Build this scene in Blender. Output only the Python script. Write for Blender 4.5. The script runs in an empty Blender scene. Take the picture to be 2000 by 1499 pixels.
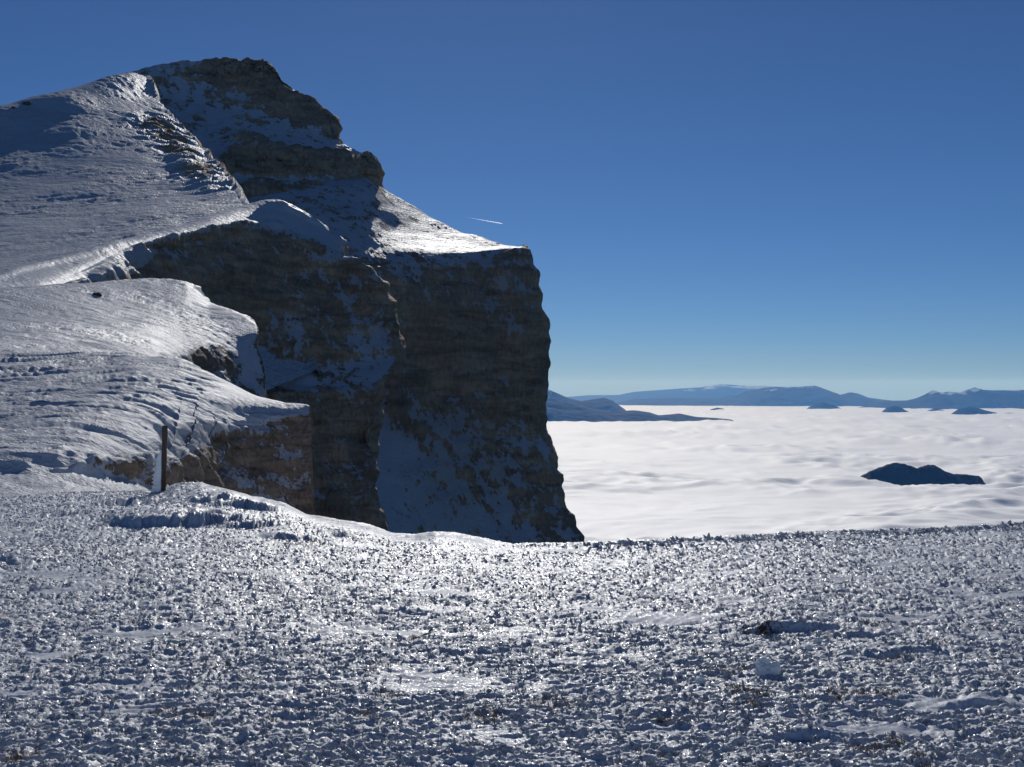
import bpy, math, random
import numpy as np

# ------------------------------------------------------------------ camera, sky, sun, exposure
scene = bpy.context.scene
COL = scene.collection
F = 2414.0                                   # focal length in photo pixels (photo 2000 x 1499)
cam_data = bpy.data.cameras.new('camera')
cam_data.sensor_fit = 'HORIZONTAL'
cam_data.sensor_width = 36.0
cam_data.lens = 36.0 * F / 2000.0
cam_data.clip_start = 0.1
cam_data.clip_end = 400000.0
cam = bpy.data.objects.new('camera', cam_data)
cam.location = (0, 0, 0)
cam.rotation_euler = (math.radians(90), 0, 0)
COL.objects.link(cam)
scene.camera = cam

SUN_EL, SUN_AZ = math.radians(25.0), math.radians(-2.0)     # azimuth from +Y, clockwise
world = bpy.data.worlds.new('World')
scene.world = world
world.use_nodes = True
wn = world.node_tree.nodes
sky = wn.new('ShaderNodeTexSky')
sky.sky_type = 'NISHITA'
sky.sun_disc = False
sky.sun_elevation = SUN_EL
sky.sun_rotation = SUN_AZ
sky.altitude = 4000.0
sky.air_density = 1.0
sky.dust_density = 0.6
sky.ozone_density = 9.0
wn['Background'].inputs['Strength'].default_value = 0.082
world.node_tree.links.new(sky.outputs['Color'], wn['Background'].inputs['Color'])

sun_data = bpy.data.lights.new('sun', 'SUN')
sun_data.energy = 4.5
sun_data.angle = math.radians(0.5)
sun_data.color = (1.0, 0.975, 0.94)
sun = bpy.data.objects.new('sun', sun_data)
sun.rotation_euler = (math.radians(90) - SUN_EL, 0, math.pi - SUN_AZ)
COL.objects.link(sun)

scene.view_settings.view_transform = 'Standard'
scene.view_settings.look = 'None'
scene.view_settings.exposure = -0.75
scene.view_settings.gamma = 1.0
scene.view_settings.use_curve_mapping = False
scene.cycles.max_bounces = 6
scene.cycles.diffuse_bounces = 2
scene.cycles.volume_bounces = 1
scene.cycles.transparent_max_bounces = 8
scene.cycles.caustics_reflective = False
scene.cycles.caustics_refractive = False

# ------------------------------------------------------------------ numpy helpers
rng = np.random.default_rng(7)
PERM = rng.permutation(256)
PERM = np.concatenate([PERM, PERM, PERM]).astype(np.int32)
G2 = np.stack([np.cos(np.arange(256) * 2.399963), np.sin(np.arange(256) * 2.399963)], 1).astype(np.float32)
_g = rng.normal(size=(256, 3)); G3 = (_g / np.linalg.norm(_g, axis=1)[:, None]).astype(np.float32)

def fade(t): return t * t * t * (t * (t * 6 - 15) + 10)
def sstep(a, b, x):
    t = np.clip((x - a) / (b - a), 0, 1)
    return t * t * (3 - 2 * t)

def pn2(x, y, seed=0):
    x = np.asarray(x, np.float64) + seed * 17.31; y = np.asarray(y, np.float64) - seed * 9.73
    xi = np.floor(x); yi = np.floor(y)
    xf = (x - xi).astype(np.float32); yf = (y - yi).astype(np.float32)
    xi = xi.astype(np.int64) & 255; yi = yi.astype(np.int64) & 255
    u = fade(xf); v = fade(yf)
    def c(dx, dy):
        g = G2[PERM[PERM[xi + dx] + yi + dy]]
        return g[..., 0] * (xf - dx) + g[..., 1] * (yf - dy)
    a = c(0, 0); b = c(1, 0); d = c(0, 1); e = c(1, 1)
    return ((a + u * (b - a)) * (1 - v) + (d + u * (e - d)) * v) * 1.5

def pn3(x, y, z, seed=0):
    x = np.asarray(x, np.float64) + seed * 17.31; y = np.asarray(y, np.float64) - seed * 9.73; z = np.asarray(z, np.float64) + seed * 5.17
    xi = np.floor(x); yi = np.floor(y); zi = np.floor(z)
    xf = (x - xi).astype(np.float32); yf = (y - yi).astype(np.float32); zf = (z - zi).astype(np.float32)
    xi = xi.astype(np.int64) & 255; yi = yi.astype(np.int64) & 255; zi = zi.astype(np.int64) & 255
    u = fade(xf); v = fade(yf); w = fade(zf)
    def c(dx, dy, dz):
        g = G3[PERM[PERM[PERM[xi + dx] + yi + dy] + zi + dz]]
        return g[..., 0] * (xf - dx) + g[..., 1] * (yf - dy) + g[..., 2] * (zf - dz)
    def face(dz):
        a = c(0, 0, dz); b = c(1, 0, dz); d = c(0, 1, dz); e = c(1, 1, dz)
        return (a + u * (b - a)) * (1 - v) + (d + u * (e - d)) * v
    return (face(0) * (1 - w) + face(1) * w) * 1.5

def fbm2(x, y, o=4, seed=0, gain=.5):
    s = 0; a = 1; t = 0
    for i in range(o):
        s = s + a * pn2(x * 2**i, y * 2**i, seed + i); t += a; a *= gain
    return s / t
def fbm3(x, y, z, o=4, seed=0, gain=.5):
    s = 0; a = 1; t = 0
    for i in range(o):
        s = s + a * pn3(x * 2**i, y * 2**i, z * 2**i, seed + i); t += a; a *= gain
    return s / t
def ridged3(x, y, z, o=4, seed=0):
    s = 0; a = 1; t = 0
    for i in range(o):
        s = s + a * (1 - 2 * np.abs(pn3(x * 2**i, y * 2**i, z * 2**i, seed + i))); t += a; a *= .5
    return s / t

def at(px, py, d):
    """photo pixel plus distance ahead -> point in metres"""
    px = np.asarray(px, float); py = np.asarray(py, float); d = np.asarray(d, float)
    return np.stack([(px - 1000) / F * d, d + 0 * px, (750 - py) / F * d], -1)

def pchip(xk, yk, x):
    """monotone cubic through knots; yk (K, n)"""
    xk = np.asarray(xk, float); h = np.diff(xk)
    sl = np.diff(yk, axis=0) / h[:, None]
    m = np.zeros_like(yk); m[0] = sl[0]; m[-1] = sl[-1]
    a, b = sl[:-1], sl[1:]
    m[1:-1] = np.where(a * b > 0, 2 * a * b / np.where(np.abs(a + b) < 1e-12, 1, a + b), 0)
    i = np.clip(np.searchsorted(xk, x, side='right') - 1, 0, len(xk) - 2)
    t = ((x - xk[i]) / h[i])[:, None]; hh = h[i][:, None]
    return ((1 + 2 * t) * (1 - t)**2 * yk[i] + t * (1 - t)**2 * hh * m[i] + t * t * (3 - 2 * t) * yk[i + 1] + t * t * (t - 1) * hh * m[i + 1])

def fill_d(row):
    """rows may omit the distance on inner points: it is interpolated along the row"""
    row = [tuple(p) if len(p) == 3 else (p[0], p[1], np.nan) for p in row]
    a = np.array(row, float); k = np.isnan(a[:, 2])
    a[k, 2] = np.interp(a[k, 0], a[~k, 0], a[~k, 2]); return a

def smooth1(a, sig):
    """gaussian smoothing that keeps a straight line and its ends"""
    if sig < .5: return a
    r = int(3 * sig) + 1; k = np.exp(-.5 * (np.arange(-r, r + 1) / sig)**2); k /= k.sum()
    lo = 2 * a[0] - a[1:r + 1][::-1]; hi = 2 * a[-1] - a[-r - 1:-1][::-1]
    return np.convolve(np.concatenate([lo, a, hi]), k, 'valid')

def loft(rows, counts, nu, back=None, side=None, bottom=None, left=False):
    """rows: list of control lines (px, py, d) from far/top to near/bottom -> grid of points (nv, nu, 3)"""
    ctl = []
    u = np.linspace(0, 1, nu)
    for r in rows:
        a = fill_d(r)
        s = np.concatenate([[0], np.cumsum(np.abs(np.diff(a[:, 0])) + .35 * np.abs(np.diff(a[:, 1])))]); s /= s[-1]
        q = np.stack([np.interp(u, s, a[:, k]) for k in range(3)], 1)
        first = len(ctl) == 0
        for k, w in ((1, .006 if first else .03), (2, .06)):
            q[:, k] = smooth1(q[:, k], w * nu)
        if not first: q[:-1, 0] = smooth1(q[:, 0], .02 * nu)[:-1]
        ctl.append(at(q[:, 0], q[:, 1], q[:, 2]))
    ctl = np.array(ctl)
    if bottom is not None:
        for off in bottom: ctl = np.concatenate([ctl, ctl[-1:] + np.array(off)], 0); counts = counts + [10]
    if back is not None:
        for off in back:
            b = ctl[:1] + np.array(off)
            b[..., 0] += np.minimum(0, ctl[:1, :, 0] / ctl[:1, :, 1]) * off[1] * 1.15      # the back leans away with the slope
            ctl = np.concatenate([b, ctl], 0); counts = [12] + counts
    v = np.concatenate([np.linspace(i, i + 1, n, endpoint=False) for i, n in enumerate(counts)] + [[len(ctl) - 1]])
    K, n, _ = ctl.shape
    g = pchip(np.arange(K), ctl.reshape(K, -1), v).reshape(len(v), n, 3)
    if left:
        tan = g[:, 0] - g[:, 14]; tan = tan / np.linalg.norm(tan[:, :2], axis=1)[:, None]
        tan[:, 2] *= .5; tan[:, 1] *= .6
        k = np.linspace(1, 0, 26)[:-1]
        g = np.concatenate([np.array([g[:, 0] + tan * (.4 * g[:, 0, 1] * q)[:, None] for q in k]).transpose(1, 0, 2), g], 1)
    if side is not None:
        t = np.linspace(0, 1, 26)[1:]
        ext = np.array([g[:, -1] + np.outer(np.ones(len(v)), np.array(side)) * k + np.array([0, 0, 0]) for k in t]).transpose(1, 0, 2)
        # round the corner a little
        for i, k in enumerate(t): ext[:, i, 0] += abs(side[1]) * (.06 if abs(side[1]) > 30 else 0) * (np.sqrt(k) - k)
        g = np.concatenate([g, ext], 1)
    return g, v

def gnormals(g):
    du = np.gradient(g, axis=1); dv = np.gradient(g, axis=0)
    n = np.cross(dv, du); L = np.linalg.norm(n, axis=-1, keepdims=True)
    n = n / np.maximum(L, 1e-12)
    return n

def mesh_grid(name, g, mat, attrs=None, kind='structure', label=None, smooth=True):
    nv, nu, _ = g.shape
    idx = np.arange(nv * nu).reshape(nv, nu)
    q = np.stack([idx[1:, :-1], idx[1:, 1:], idx[:-1, 1:], idx[:-1, :-1]], -1).reshape(-1, 4)
    me = bpy.data.meshes.new(name)
    me.vertices.add(nv * nu); me.vertices.foreach_set('co', g.reshape(-1).astype(np.float32))
    me.loops.add(q.size); me.loops.foreach_set('vertex_index', q.reshape(-1).astype(np.int32))
    me.polygons.add(len(q)); me.polygons.foreach_set('loop_start', np.arange(0, q.size, 4, dtype=np.int32))
    me.polygons.foreach_set('use_smooth', np.full(len(q), smooth))
    me.update(calc_edges=True)
    for k, a in (attrs or {}).items():
        at_ = me.attributes.new(k, 'FLOAT', 'POINT'); at_.data.foreach_set('value', np.asarray(a, np.float32).reshape(-1))
    me.materials.append(mat)
    ob = bpy.data.objects.new(name, me); COL.objects.link(ob)
    if kind: ob['kind'] = kind
    if label: ob['label'] = label
    return ob

def mesh_poly(name, verts, faces, mat, parent=None, smooth=True):
    me = bpy.data.meshes.new(name); me.from_pydata([tuple(v) for v in verts], [], [tuple(f) for f in faces]); me.update()
    me.polygons.foreach_set('use_smooth', [smooth] * len(me.polygons))
    me.materials.append(mat)
    ob = bpy.data.objects.new(name, me); COL.objects.link(ob); ob.parent = parent
    return ob

def tag(o, label, cat, group=None):
    o['label'] = label; o['category'] = cat
    if group: o['group'] = group
    return o

# ------------------------------------------------------------------ materials
class NT:
    def __init__(s, name):
        s.m = bpy.data.materials.new(name); s.m.use_nodes = True; s.t = s.m.node_tree
        s.t.nodes.clear(); s.out = s.n('ShaderNodeOutputMaterial')
    def n(s, typ, **kw):
        x = s.t.nodes.new(typ)
        for k, v in kw.items(): setattr(x, k, v)
        return x
    def l(s, a, b): s.t.links.new(a, b)
    def noise(s, scale, detail=4, rough=.55, vec=None, dist=0.0):
        x = s.n('ShaderNodeTexNoise'); x.inputs['Scale'].default_value = scale; x.inputs['Detail'].default_value = detail
        x.inputs['Roughness'].default_value = rough; x.inputs['Distortion'].default_value = dist
        if vec is not None: s.l(vec, x.inputs['Vector'])
        return x.outputs['Fac']
    def math(s, op, a, b=None, clamp=False):
        x = s.n('ShaderNodeMath', operation=op); x.use_clamp = clamp
        for i, v in enumerate((a, b)):
            if v is None: continue
            if isinstance(v, (int, float)): x.inputs[i].default_value = v
            else: s.l(v, x.inputs[i])
        return x.outputs[0]
    def ramp(s, fac, stops):
        x = s.n('ShaderNodeValToRGB'); e = x.color_ramp.elements
        while len(e) < len(stops): e.new(.5)
        for k, (p, c) in zip(e, stops): k.position = p; k.color = (*c, 1) if len(c) == 3 else c
        s.l(fac, x.inputs[0]); return x.outputs['Color']
    def mapr(s, v, a, b, c=0., d=1.):
        x = s.n('ShaderNodeMapRange'); x.inputs[1].default_value = a; x.inputs[2].default_value = b
        x.inputs[3].default_value = c; x.inputs[4].default_value = d
        s.l(v, x.inputs[0]); return x.outputs[0]
    def mix(s, f, a, b):
        x = s.n('ShaderNodeMix', data_type='RGBA')
        for sock, v in ((x.inputs[0], f), (x.inputs[6], a), (x.inputs[7], b)):
            if isinstance(v, tuple): sock.default_value = (*v, 1)
            elif isinstance(v, (int, float)): sock.default_value = v
            else: s.l(v, sock)
        return x.outputs[2]
    def bump(s, h, dist, strength=1.0, normal=None):
        x = s.n('ShaderNodeBump'); x.inputs['Strength'].default_value = strength; x.inputs['Distance'].default_value = dist
        s.l(h, x.inputs['Height'])
        if normal is not None: s.l(normal, x.inputs['Normal'])
        return x.outputs[0]
    def coord(s, scale=(1, 1, 1), rot=(0, 0, 0)):
        tc = s.n('ShaderNodeTexCoord'); mp = s.n('ShaderNodeMapping')
        mp.inputs['Scale'].default_value = scale; mp.inputs['Rotation'].default_value = rot
        s.l(tc.outputs['Object'], mp.inputs['Vector']); return mp.outputs[0]
    def attr(s, name):
        x = s.n('ShaderNodeAttribute'); x.attribute_name = name; return x.outputs['Fac']
    def bsdf(s, **kw):
        x = s.n('ShaderNodeBsdfPrincipled')
        for k, v in kw.items():
            sock = x.inputs[k.replace('_', ' ')]
            if hasattr(v, 'is_linked'): s.l(v, sock)
            elif isinstance(v, tuple) and len(v) == 3 and sock.type == 'RGBA': sock.default_value = (*v, 1)
            else: sock.default_value = v
        return x
    def surf(s, x): s.l(x, s.out.inputs['Surface'])

SNOW = (0.80, 0.83, 0.88)

def terrain_material(name, px_m, snow_bump=1.0, dust=.9, rock_hi=(.72, .49, .30), rock_lo=(.24, .16, .098), spec=.035, rough=.52):
    """snow over rock. px_m: metres covered by one render pixel at that distance."""
    t = NT(name); P = px_m
    snow = t.attr('snow')
    c = t.coord()
    # fine break-up of the snow line
    n1 = t.noise(1 / (9 * P), 5, .65, c); n2 = t.noise(1 / (3.2 * P), 3, .6, t.coord((1, 1, .45)))
    thin = t.attr('thin')
    m = t.math('ADD', snow, t.math('MULTIPLY', t.math('SUBTRACT', n1, .5), 1.5))
    m = t.math('ADD', m, t.math('MULTIPLY', t.math('SUBTRACT', n2, .5), 1.2))
    mask = t.mapr(m, .44, .6)
    mask = t.math('MULTIPLY', mask, t.mapr(snow, .2, 1.0, dust * .8, 1.0))
    mask = t.math('MULTIPLY', mask, t.mapr(thin, 0, 1, 1.0, .62))
    # rock: tilted beds, stains, cracks
    cz = t.coord((.35, .35, 1.6), (math.radians(6), math.radians(-7), 0))
    beds = t.noise(1 / (14 * P), 5, .6, cz, .6)
    stain = t.noise(1 / (40 * P), 4, .6, t.coord((1, 1, .35)))
    rc = t.mix(t.mapr(t.math('ADD', t.math('MULTIPLY', beds, .65), t.math('MULTIPLY', n2, .35)), .36, .62), rock_lo, rock_hi)
    rc = t.mix(t.mapr(stain, .35, .7), rc, t.mix(.55, rc, (.15, .12, .1)))
    crack = t.n('ShaderNodeTexVoronoi', feature='DISTANCE_TO_EDGE'); crack.inputs['Scale'].default_value = 1 / (16 * P)
    t.l(t.coord((1, 1, .55)), crack.inputs['Vector'])
    ck = t.mapr(crack.outputs['Distance'], 0, .12)
    rb = t.math('ADD', t.math('MULTIPLY', beds, 3.0 * P), t.math('MULTIPLY', n2, 1.6 * P))
    rb = t.math('ADD', rb, t.math('MULTIPLY', ck, .7 * P))
    rbump = t.bump(rb, 1.0, .9)
    # snow: wind crust, lumps elongated across the wind
    s1 = t.noise(1 / (5 * P), 4, .62, t.coord((.55, 1, 1), (0, 0, math.radians(12))))
    s2 = t.noise(1 / (2.2 * P), 2, .6, c)
    patch = t.mapr(t.noise(1 / (70 * P), 3, .55, c), .38, .62, .5, 1.15)
    sb = t.math('ADD', t.math('MULTIPLY', s1, 1.9 * P * snow_bump), t.math('MULTIPLY', s2, .75 * P * snow_bump))
    sb = t.math('MULTIPLY', sb, patch)
    sbump = t.bump(sb, 1.0, 1.0)
    sc = t.mix(t.noise(1 / (25 * P), 3, .5, c), (.54, .57, .62), (.66, .68, .71))
    sn = t.bsdf(Base_Color=sc, Roughness=rough, Normal=sbump); t.l(t.math('ADD', t.math('MULTIPLY', t.attr('glaze'), .4), spec), sn.inputs['Specular IOR Level'])
    rk = t.bsdf(Base_Color=rc, Roughness=.9, Normal=rbump); rk.inputs['Specular IOR Level'].default_value = .2
    mx = t.n('ShaderNodeMixShader'); t.l(mask, mx.inputs[0]); t.l(rk.outputs[0], mx.inputs[1]); t.l(sn.outputs[0], mx.inputs[2])
    t.surf(mx.outputs[0]); return t.m

def ground_material():
    t = NT('icy_ground_snow'); c = t.coord()
    b1 = t.noise(55, 4, .65, t.coord((.7, 1, 1))); b2 = t.noise(170, 2, .5, c)
    crust = t.attr('crust'); grass = t.attr('grass')
    h = t.math('ADD', t.math('MULTIPLY', b1, .008), t.math('MULTIPLY', b2, .0025))
    h = t.math('MULTIPLY', h, t.mapr(crust, 0, 1, .22, 1.0))
    nb = t.bump(h, 1.0, 1.0)
    sc = t.mix(t.noise(6, 4, .6, c), (.61, .65, .71), (.77, .79, .82))
    dirt = t.mix(t.noise(40, 4, .7, c), (.045, .028, .015), (.16, .10, .05))
    gm = t.math('ADD', grass, t.math('MULTIPLY', t.math('SUBTRACT', t.noise(38, 4, .7, c), .5), 1.3))
    col = t.mix(t.mapr(gm, .52, .68), sc, dirt)
    rg = t.mapr(t.noise(75, 2, .5, c), .52, .66, .58, .12)
    sn = t.bsdf(Base_Color=col, Roughness=rg, Normal=nb); t.l(t.mapr(crust, 0, 1, .015, .22), sn.inputs['Specular IOR Level'])
    t.surf(sn.outputs[0]); return t.m

def ice_material(name='rime_ice', base=(.67, .71, .76), rough=.18, trans=.1):
    t = NT(name); c = t.coord()
    nb = t.bump(t.noise(60, 3, .6, c), .006, .8)
    p = t.bsdf(Base_Color=base, Roughness=rough, Normal=nb); p.inputs['Specular IOR Level'].default_value = .27
    tr = t.n('ShaderNodeBsdfTranslucent'); tr.inputs[0].default_value = (.72, .8, .9, 1)
    mx = t.n('ShaderNodeMixShader'); mx.inputs[0].default_value = trans
    t.l(p.outputs[0], mx.inputs[1]); t.l(tr.outputs[0], mx.inputs[2]); t.surf(mx.outputs[0]); return t.m

def cloud_material():
    t = NT('cloud_top'); c = t.coord()
    d = t.n('ShaderNodeBsdfDiffuse'); d.inputs[0].default_value = (.96, .96, .96, 1)
    g = t.n('ShaderNodeBsdfGlossy'); g.inputs[0].default_value = (1, 1, 1, 1); g.inputs['Roughness'].default_value = .85
    mx = t.n('ShaderNodeMixShader'); mx.inputs[0].default_value = .75
    t.l(d.outputs[0], mx.inputs[1]); t.l(g.outputs[0], mx.inputs[2]); t.surf(mx.outputs[0]); return t.m

def hill_material(name, col, col2, scale):
    t = NT(name); c = t.coord()
    n = t.noise(1 / scale, 5, .65, c)
    snow = t.attr('snow')
    m = t.mapr(t.math('ADD', snow, t.math('MULTIPLY', t.math('SUBTRACT', t.noise(1 / (scale * .6), 4, .6, c), .5), .8)), .5, .62)
    cc = t.mix(m, t.mix(n, col, col2), (.78, .81, .86))
    p = t.bsdf(Base_Color=cc, Roughness=.95, Normal=t.bump(n, scale * .25, .8)); p.inputs['Specular IOR Level'].default_value = .1
    t.surf(p.outputs[0]); return t.m

# ------------------------------------------------------------------ mountain units
RW = 1024 / 2000.0
def px_m(d): return d / (F * RW)

def build_terrain(name, label, rows, counts, nu, d_ref, back, side, bottom, rock_amp, rock_len, snow_amp, snow_len,
                  bias, thr=(.3, .9), seed=0, tone=1.0, speck=.12, dust=.9, beds=0.0, bed_len=6.0, spec=.035, rough=.52, snow_bump=1.0, stretch=(1, .4), post=None, glaze=None):
    g, v = loft(rows, counts, nu, back, side, bottom, rows[0][0][0] < 0)
    n = gnormals(g)
    x, y, z = g[..., 0], g[..., 1], g[..., 2]
    nvr, nuc = x.shape
    scr_x = 1000 + F * x / y; scr_y = 750 - F * z / y
    steep = 1 - sstep(.45, .8, n[..., 2])
    L = rock_len
    # blocky rock relief: buttresses, ledges, small blocks
    r = .55 * ridged3(x / L, y / L, z / (2.2 * L), 3, seed) + .35 * fbm3(x / (.33 * L), y / (.33 * L), z / (.3 * L), 4, seed + 5, .55)
    zz = z + .06 * x + fbm3(x / (2 * L), y / (2 * L), z / (2 * L), 2, seed + 9) * bed_len
    saw = (zz / bed_len) % 1.0
    r = r + beds * (np.abs(saw - .5) * 2 - .5) * (.5 + .5 * fbm3(x / L, y / L, z / L, 2, seed + 3))
    SL = snow_len
    s = fbm3(x / SL, y / (SL * 1.4), z / SL, 3, seed + 11)
    ca, sa = math.cos(.45), math.sin(.45)
    xs = x * ca + y * sa; ys = -x * sa + y * ca
    sas = (1 - 2 * np.abs(fbm3(xs / (SL * .10), ys / (SL * .10 / stretch[1]), z / (SL * .5), 3, seed + 13))) 
    smask = sstep(-.2, .35, fbm3(x / (SL * .8), y / (SL * .8), z / SL, 2, seed + 21))
    disp = steep * rock_amp * r + (1 - steep) * snow_amp * (s + .16 * sas * smask)
    edge = np.minimum(1, np.arange(nvr)[:, None] / 6.0)
    if side is not None and d_ref < 150:
        w = np.ones(nuc); w[-40:-25] = np.linspace(1, .3, 15); w[-25:] = .3
        disp = disp * w[None, :]
    g = g + n * (disp * edge)[..., None]
    if post is not None: g = post(g, scr_x, scr_y)
    n2 = gnormals(g)
    # snow sits where it is not too steep; wind-plastered patches on the wall follow low-frequency noise
    pl = fbm3(x / (L * 1.3), y / (L * 1.3), z / (L * 1.9), 4, seed + 31)
    nz = .4 * n2[..., 2] + .6 * n[..., 2]
    fine = fbm3(x / (px_m(d_ref) * 14), y / (px_m(d_ref) * 14), z / (px_m(d_ref) * 20), 4, seed + 37, .65)
    snow = sstep(thr[0], thr[1], nz + .22 * pl + speck * 2 * fine + bias(scr_x, scr_y, x, y, z))
    mat = terrain_material(name + '_surface', px_m(d_ref), snow_bump, dust, tuple(c * tone for c in ((.72, .49, .30) if tone == 1 else (.66, .51, .385))), tuple(c * tone for c in (.24, .16, .098)), spec=spec, rough=rough)
    thin = 1 - sstep(.3, .75, n[..., 2])
    gl = glaze(scr_x, scr_y) * sstep(-.3, .3, fbm3(x / 5, y / 5, z / 5, 3, seed + 70)) if glaze else 0 * x
    ob = mesh_grid(name, g, mat, {'snow': snow, 'thin': thin, 'glaze': gl}, 'structure', label)
    return ob

Z0 = lambda X, Y, x, y, z: 0 * X

# D: broad left flank of the mountain
rows_D = [
 [(-160, 246, 585), (0, 212, 610), (51, 201), (75, 195), (150, 176), (210, 155), (249, 147, 730), (280, 156, 755)],
 [(-160, 300, 530), (0, 275, 545), (150, 240, 580), (230, 205, 640), (308, 200, 690)],
 [(-160, 365, 465), (0, 345, 475), (150, 318, 495), (270, 285, 545), (372, 275, 600)],
 [(-160, 445, 390), (0, 425, 395), (150, 405, 405), (300, 372, 430), (432, 338, 482)],
 [(-160, 520, 310), (0, 500, 315), (150, 475, 322), (300, 440, 340), (482, 402, 372)],
 [(-160, 575, 255), (0, 555, 260), (200, 500, 270), (350, 475, 290), (530, 440, 330)],
]
for _i, _k in enumerate((.965, .975, .99)):
    rows_D[_i] = [(q[0], q[1], q[2] * _k) if len(q) == 3 else q for q in rows_D[_i]]
def bias_D(X, Y, x, y, z):
    # rocky outcrops break through along the ravine edge
    e = np.interp(Y, [140, 200, 275, 340, 402], [290, 306, 372, 432, 482])
    near = np.exp(-((X - (e - 45)) / 55)**2) * sstep(215, 260, Y) * (1 - sstep(345, 395, Y))
    return .35 - near * (.75 + .6 * fbm3(x / 14, y / 14, z / 14, 3, 77))
def post_D(g, X, Y):
    e = np.interp(Y, [140, 200, 275, 340, 402], [290, 306, 372, 432, 482])
    near = np.exp(-((X - (e - 40)) / 60)**2) * sstep(205, 250, Y) * (1 - sstep(350, 400, Y))
    r = ridged3(g[..., 0] / 16, g[..., 1] / 16, g[..., 2] / 10, 4, 60)
    x, y = g[..., 0], g[..., 1]
    m = sstep(-.25, .2, fbm2(x / 45, y / 30, 3, 66))
    g[..., 2] += near * r * 4.5 + (1 - near) * (.25 + .75 * m) * .75 * fbm2(x / 9, y / 6, 4, 65, .62)
    return g
build_terrain('mountain_slope', 'broad snowy left flank of the mountain', rows_D, [60, 70, 80, 70, 40], 330, 480,
              [(0, 120, -40), (0, 60, -400)], (8, 110, -95), [(20, -60, -40)], 5, 30, 2.4, 60, bias_D, seed=1, snow_bump=2.2, post=post_D)

# E: stepped summit face in shade
rows_E = [
 [(225, 151, 770), (249, 143), (300, 130), (330, 126), (396, 118, 800), (420, 119), (462, 125), (486, 124), (500, 129, 800)],
 [(285, 190, 757), (400, 165, 785), (470, 160, 790), (540, 161, 795), (575, 182, 794)],
 [(330, 235, 735), (430, 205, 772), (540, 215, 778), (627, 222, 786)],
 [(360, 270, 715), (470, 265, 735), (560, 265, 755), (655, 272, 768)],
 [(390, 300, 695), (500, 295, 712), (600, 290, 735), (710, 304, 752)],
 [(415, 345, 682), (520, 345, 704), (620, 345, 722), (718, 346, 740)],
 [(445, 380, 660), (540, 372, 680), (640, 366, 704), (722, 362, 742)],
 [(480, 410, 645), (560, 405, 664), (660, 400, 690), (722, 388, 732)],
 [(500, 460, 620), (600, 450, 636), (660, 430, 665), (715, 412, 705)],
]
def bias_E(X, Y, x, y, z):
    b = -.02 + 0 * X
    def band(x0, y0, x1, y1, w, a):
        t = np.clip((X - x0) / (x1 - x0), 0, 1); yy = y0 + t * (y1 - y0)
        return a * np.exp(-((Y - yy) / w)**4) * sstep(x0 - 30, x0 + 30, X) * (1 - sstep(x1, x1 + 40, X))
    n = 1 + 1.0 * fbm3(x / 20, y / 20, z / 20, 3, 91)
    b = b - n * (band(395, 140, 520, 150, 22, .5) + band(500, 185, 640, 235, 30, .55) + band(420, 200, 470, 205, 10, .2)
                 + band(440, 268, 540, 285, 9, .4) + band(440, 310, 720, 330, 26, .6) + band(470, 372, 610, 378, 16, .55) + band(600, 405, 690, 395, 10, .45))
    return b
def post_E(g, X, Y):
    x, y, z = g[..., 0], g[..., 1], g[..., 2]
    w = sstep(.0, .5, -.02 - bias_E(X, Y, x, y, z))
    r = ridged3(x / 13, y / 13, z / 9, 4, 61)
    n = gnormals(g)
    return g + n * (w * (1.5 + 4.0 * r) + .8 * fbm3(x / 5, y / 5, z / 5, 3, 62))[..., None]
build_terrain('summit_face', 'stepped summit face with snow-covered rock bands', rows_E, [45, 35, 40, 30, 35, 25, 25, 25], 300, 740,
              [(0, 60, -35), (0, 60, -400)], (15, 120, -50), [(0, -20, -30)], 7, 26, 3.2, 40, bias_E, seed=2, beds=.3, bed_len=9, thr=(.15, 1.05), speck=.55, post=post_E)

# F: right shoulder and the great cliff under it
rows_F = [
 [(440, 395, 650), (600, 362, 698), (718, 347, 752), (750, 372, 758), (820, 415, 745), (890, 452, 726), (960, 476, 695), (991, 485, 678), (1014, 485, 660)],
 [(480, 435, 630), (620, 420, 645), (700, 412, 668), (780, 440, 690), (860, 470, 684), (930, 481, 668), (1016, 487, 648)],
 [(540, 545, 588), (650, 538, 594), (708, 528, 600), (736, 529, 604), (787, 515, 615), (820, 508, 620), (867, 500, 628), (914, 492, 635), (993, 488, 642), (1018, 490, 641)],
 [(560, 575, 583), (690, 562, 594), (760, 556, 602), (860, 540, 618), (960, 520, 630), (1034, 520, 638)],
 [(570, 640, 578), (690, 630, 588), (800, 610, 598), (920, 590, 618), (1049, 585, 634)],
 [(570, 700, 574), (690, 690, 582), (800, 680, 595), (920, 660, 614), (1057, 655, 630)],
 [(570, 770, 568), (690, 770, 576), (800, 765, 590), (920, 755, 610), (1053, 745, 626)],
 [(570, 840, 560), (690, 840, 568), (800, 835, 582), (920, 830, 602), (1048, 828, 622)],
 [(570, 910, 540), (690, 915, 548), (800, 910, 566), (920, 905, 592), (1074, 904, 612)],
 [(570, 1000, 512), (690, 1000, 522), (800, 1000, 545), (920, 1000, 578), (1099, 1000, 598)],
 [(570, 1070, 492), (690, 1070, 502), (800, 1070, 526), (920, 1070, 562), (1123, 1070, 586)],
 [(560, 1300, 450), (690, 1300, 462), (800, 1300, 480), (980, 1300, 515), (1230, 1300, 548)],
]
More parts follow.
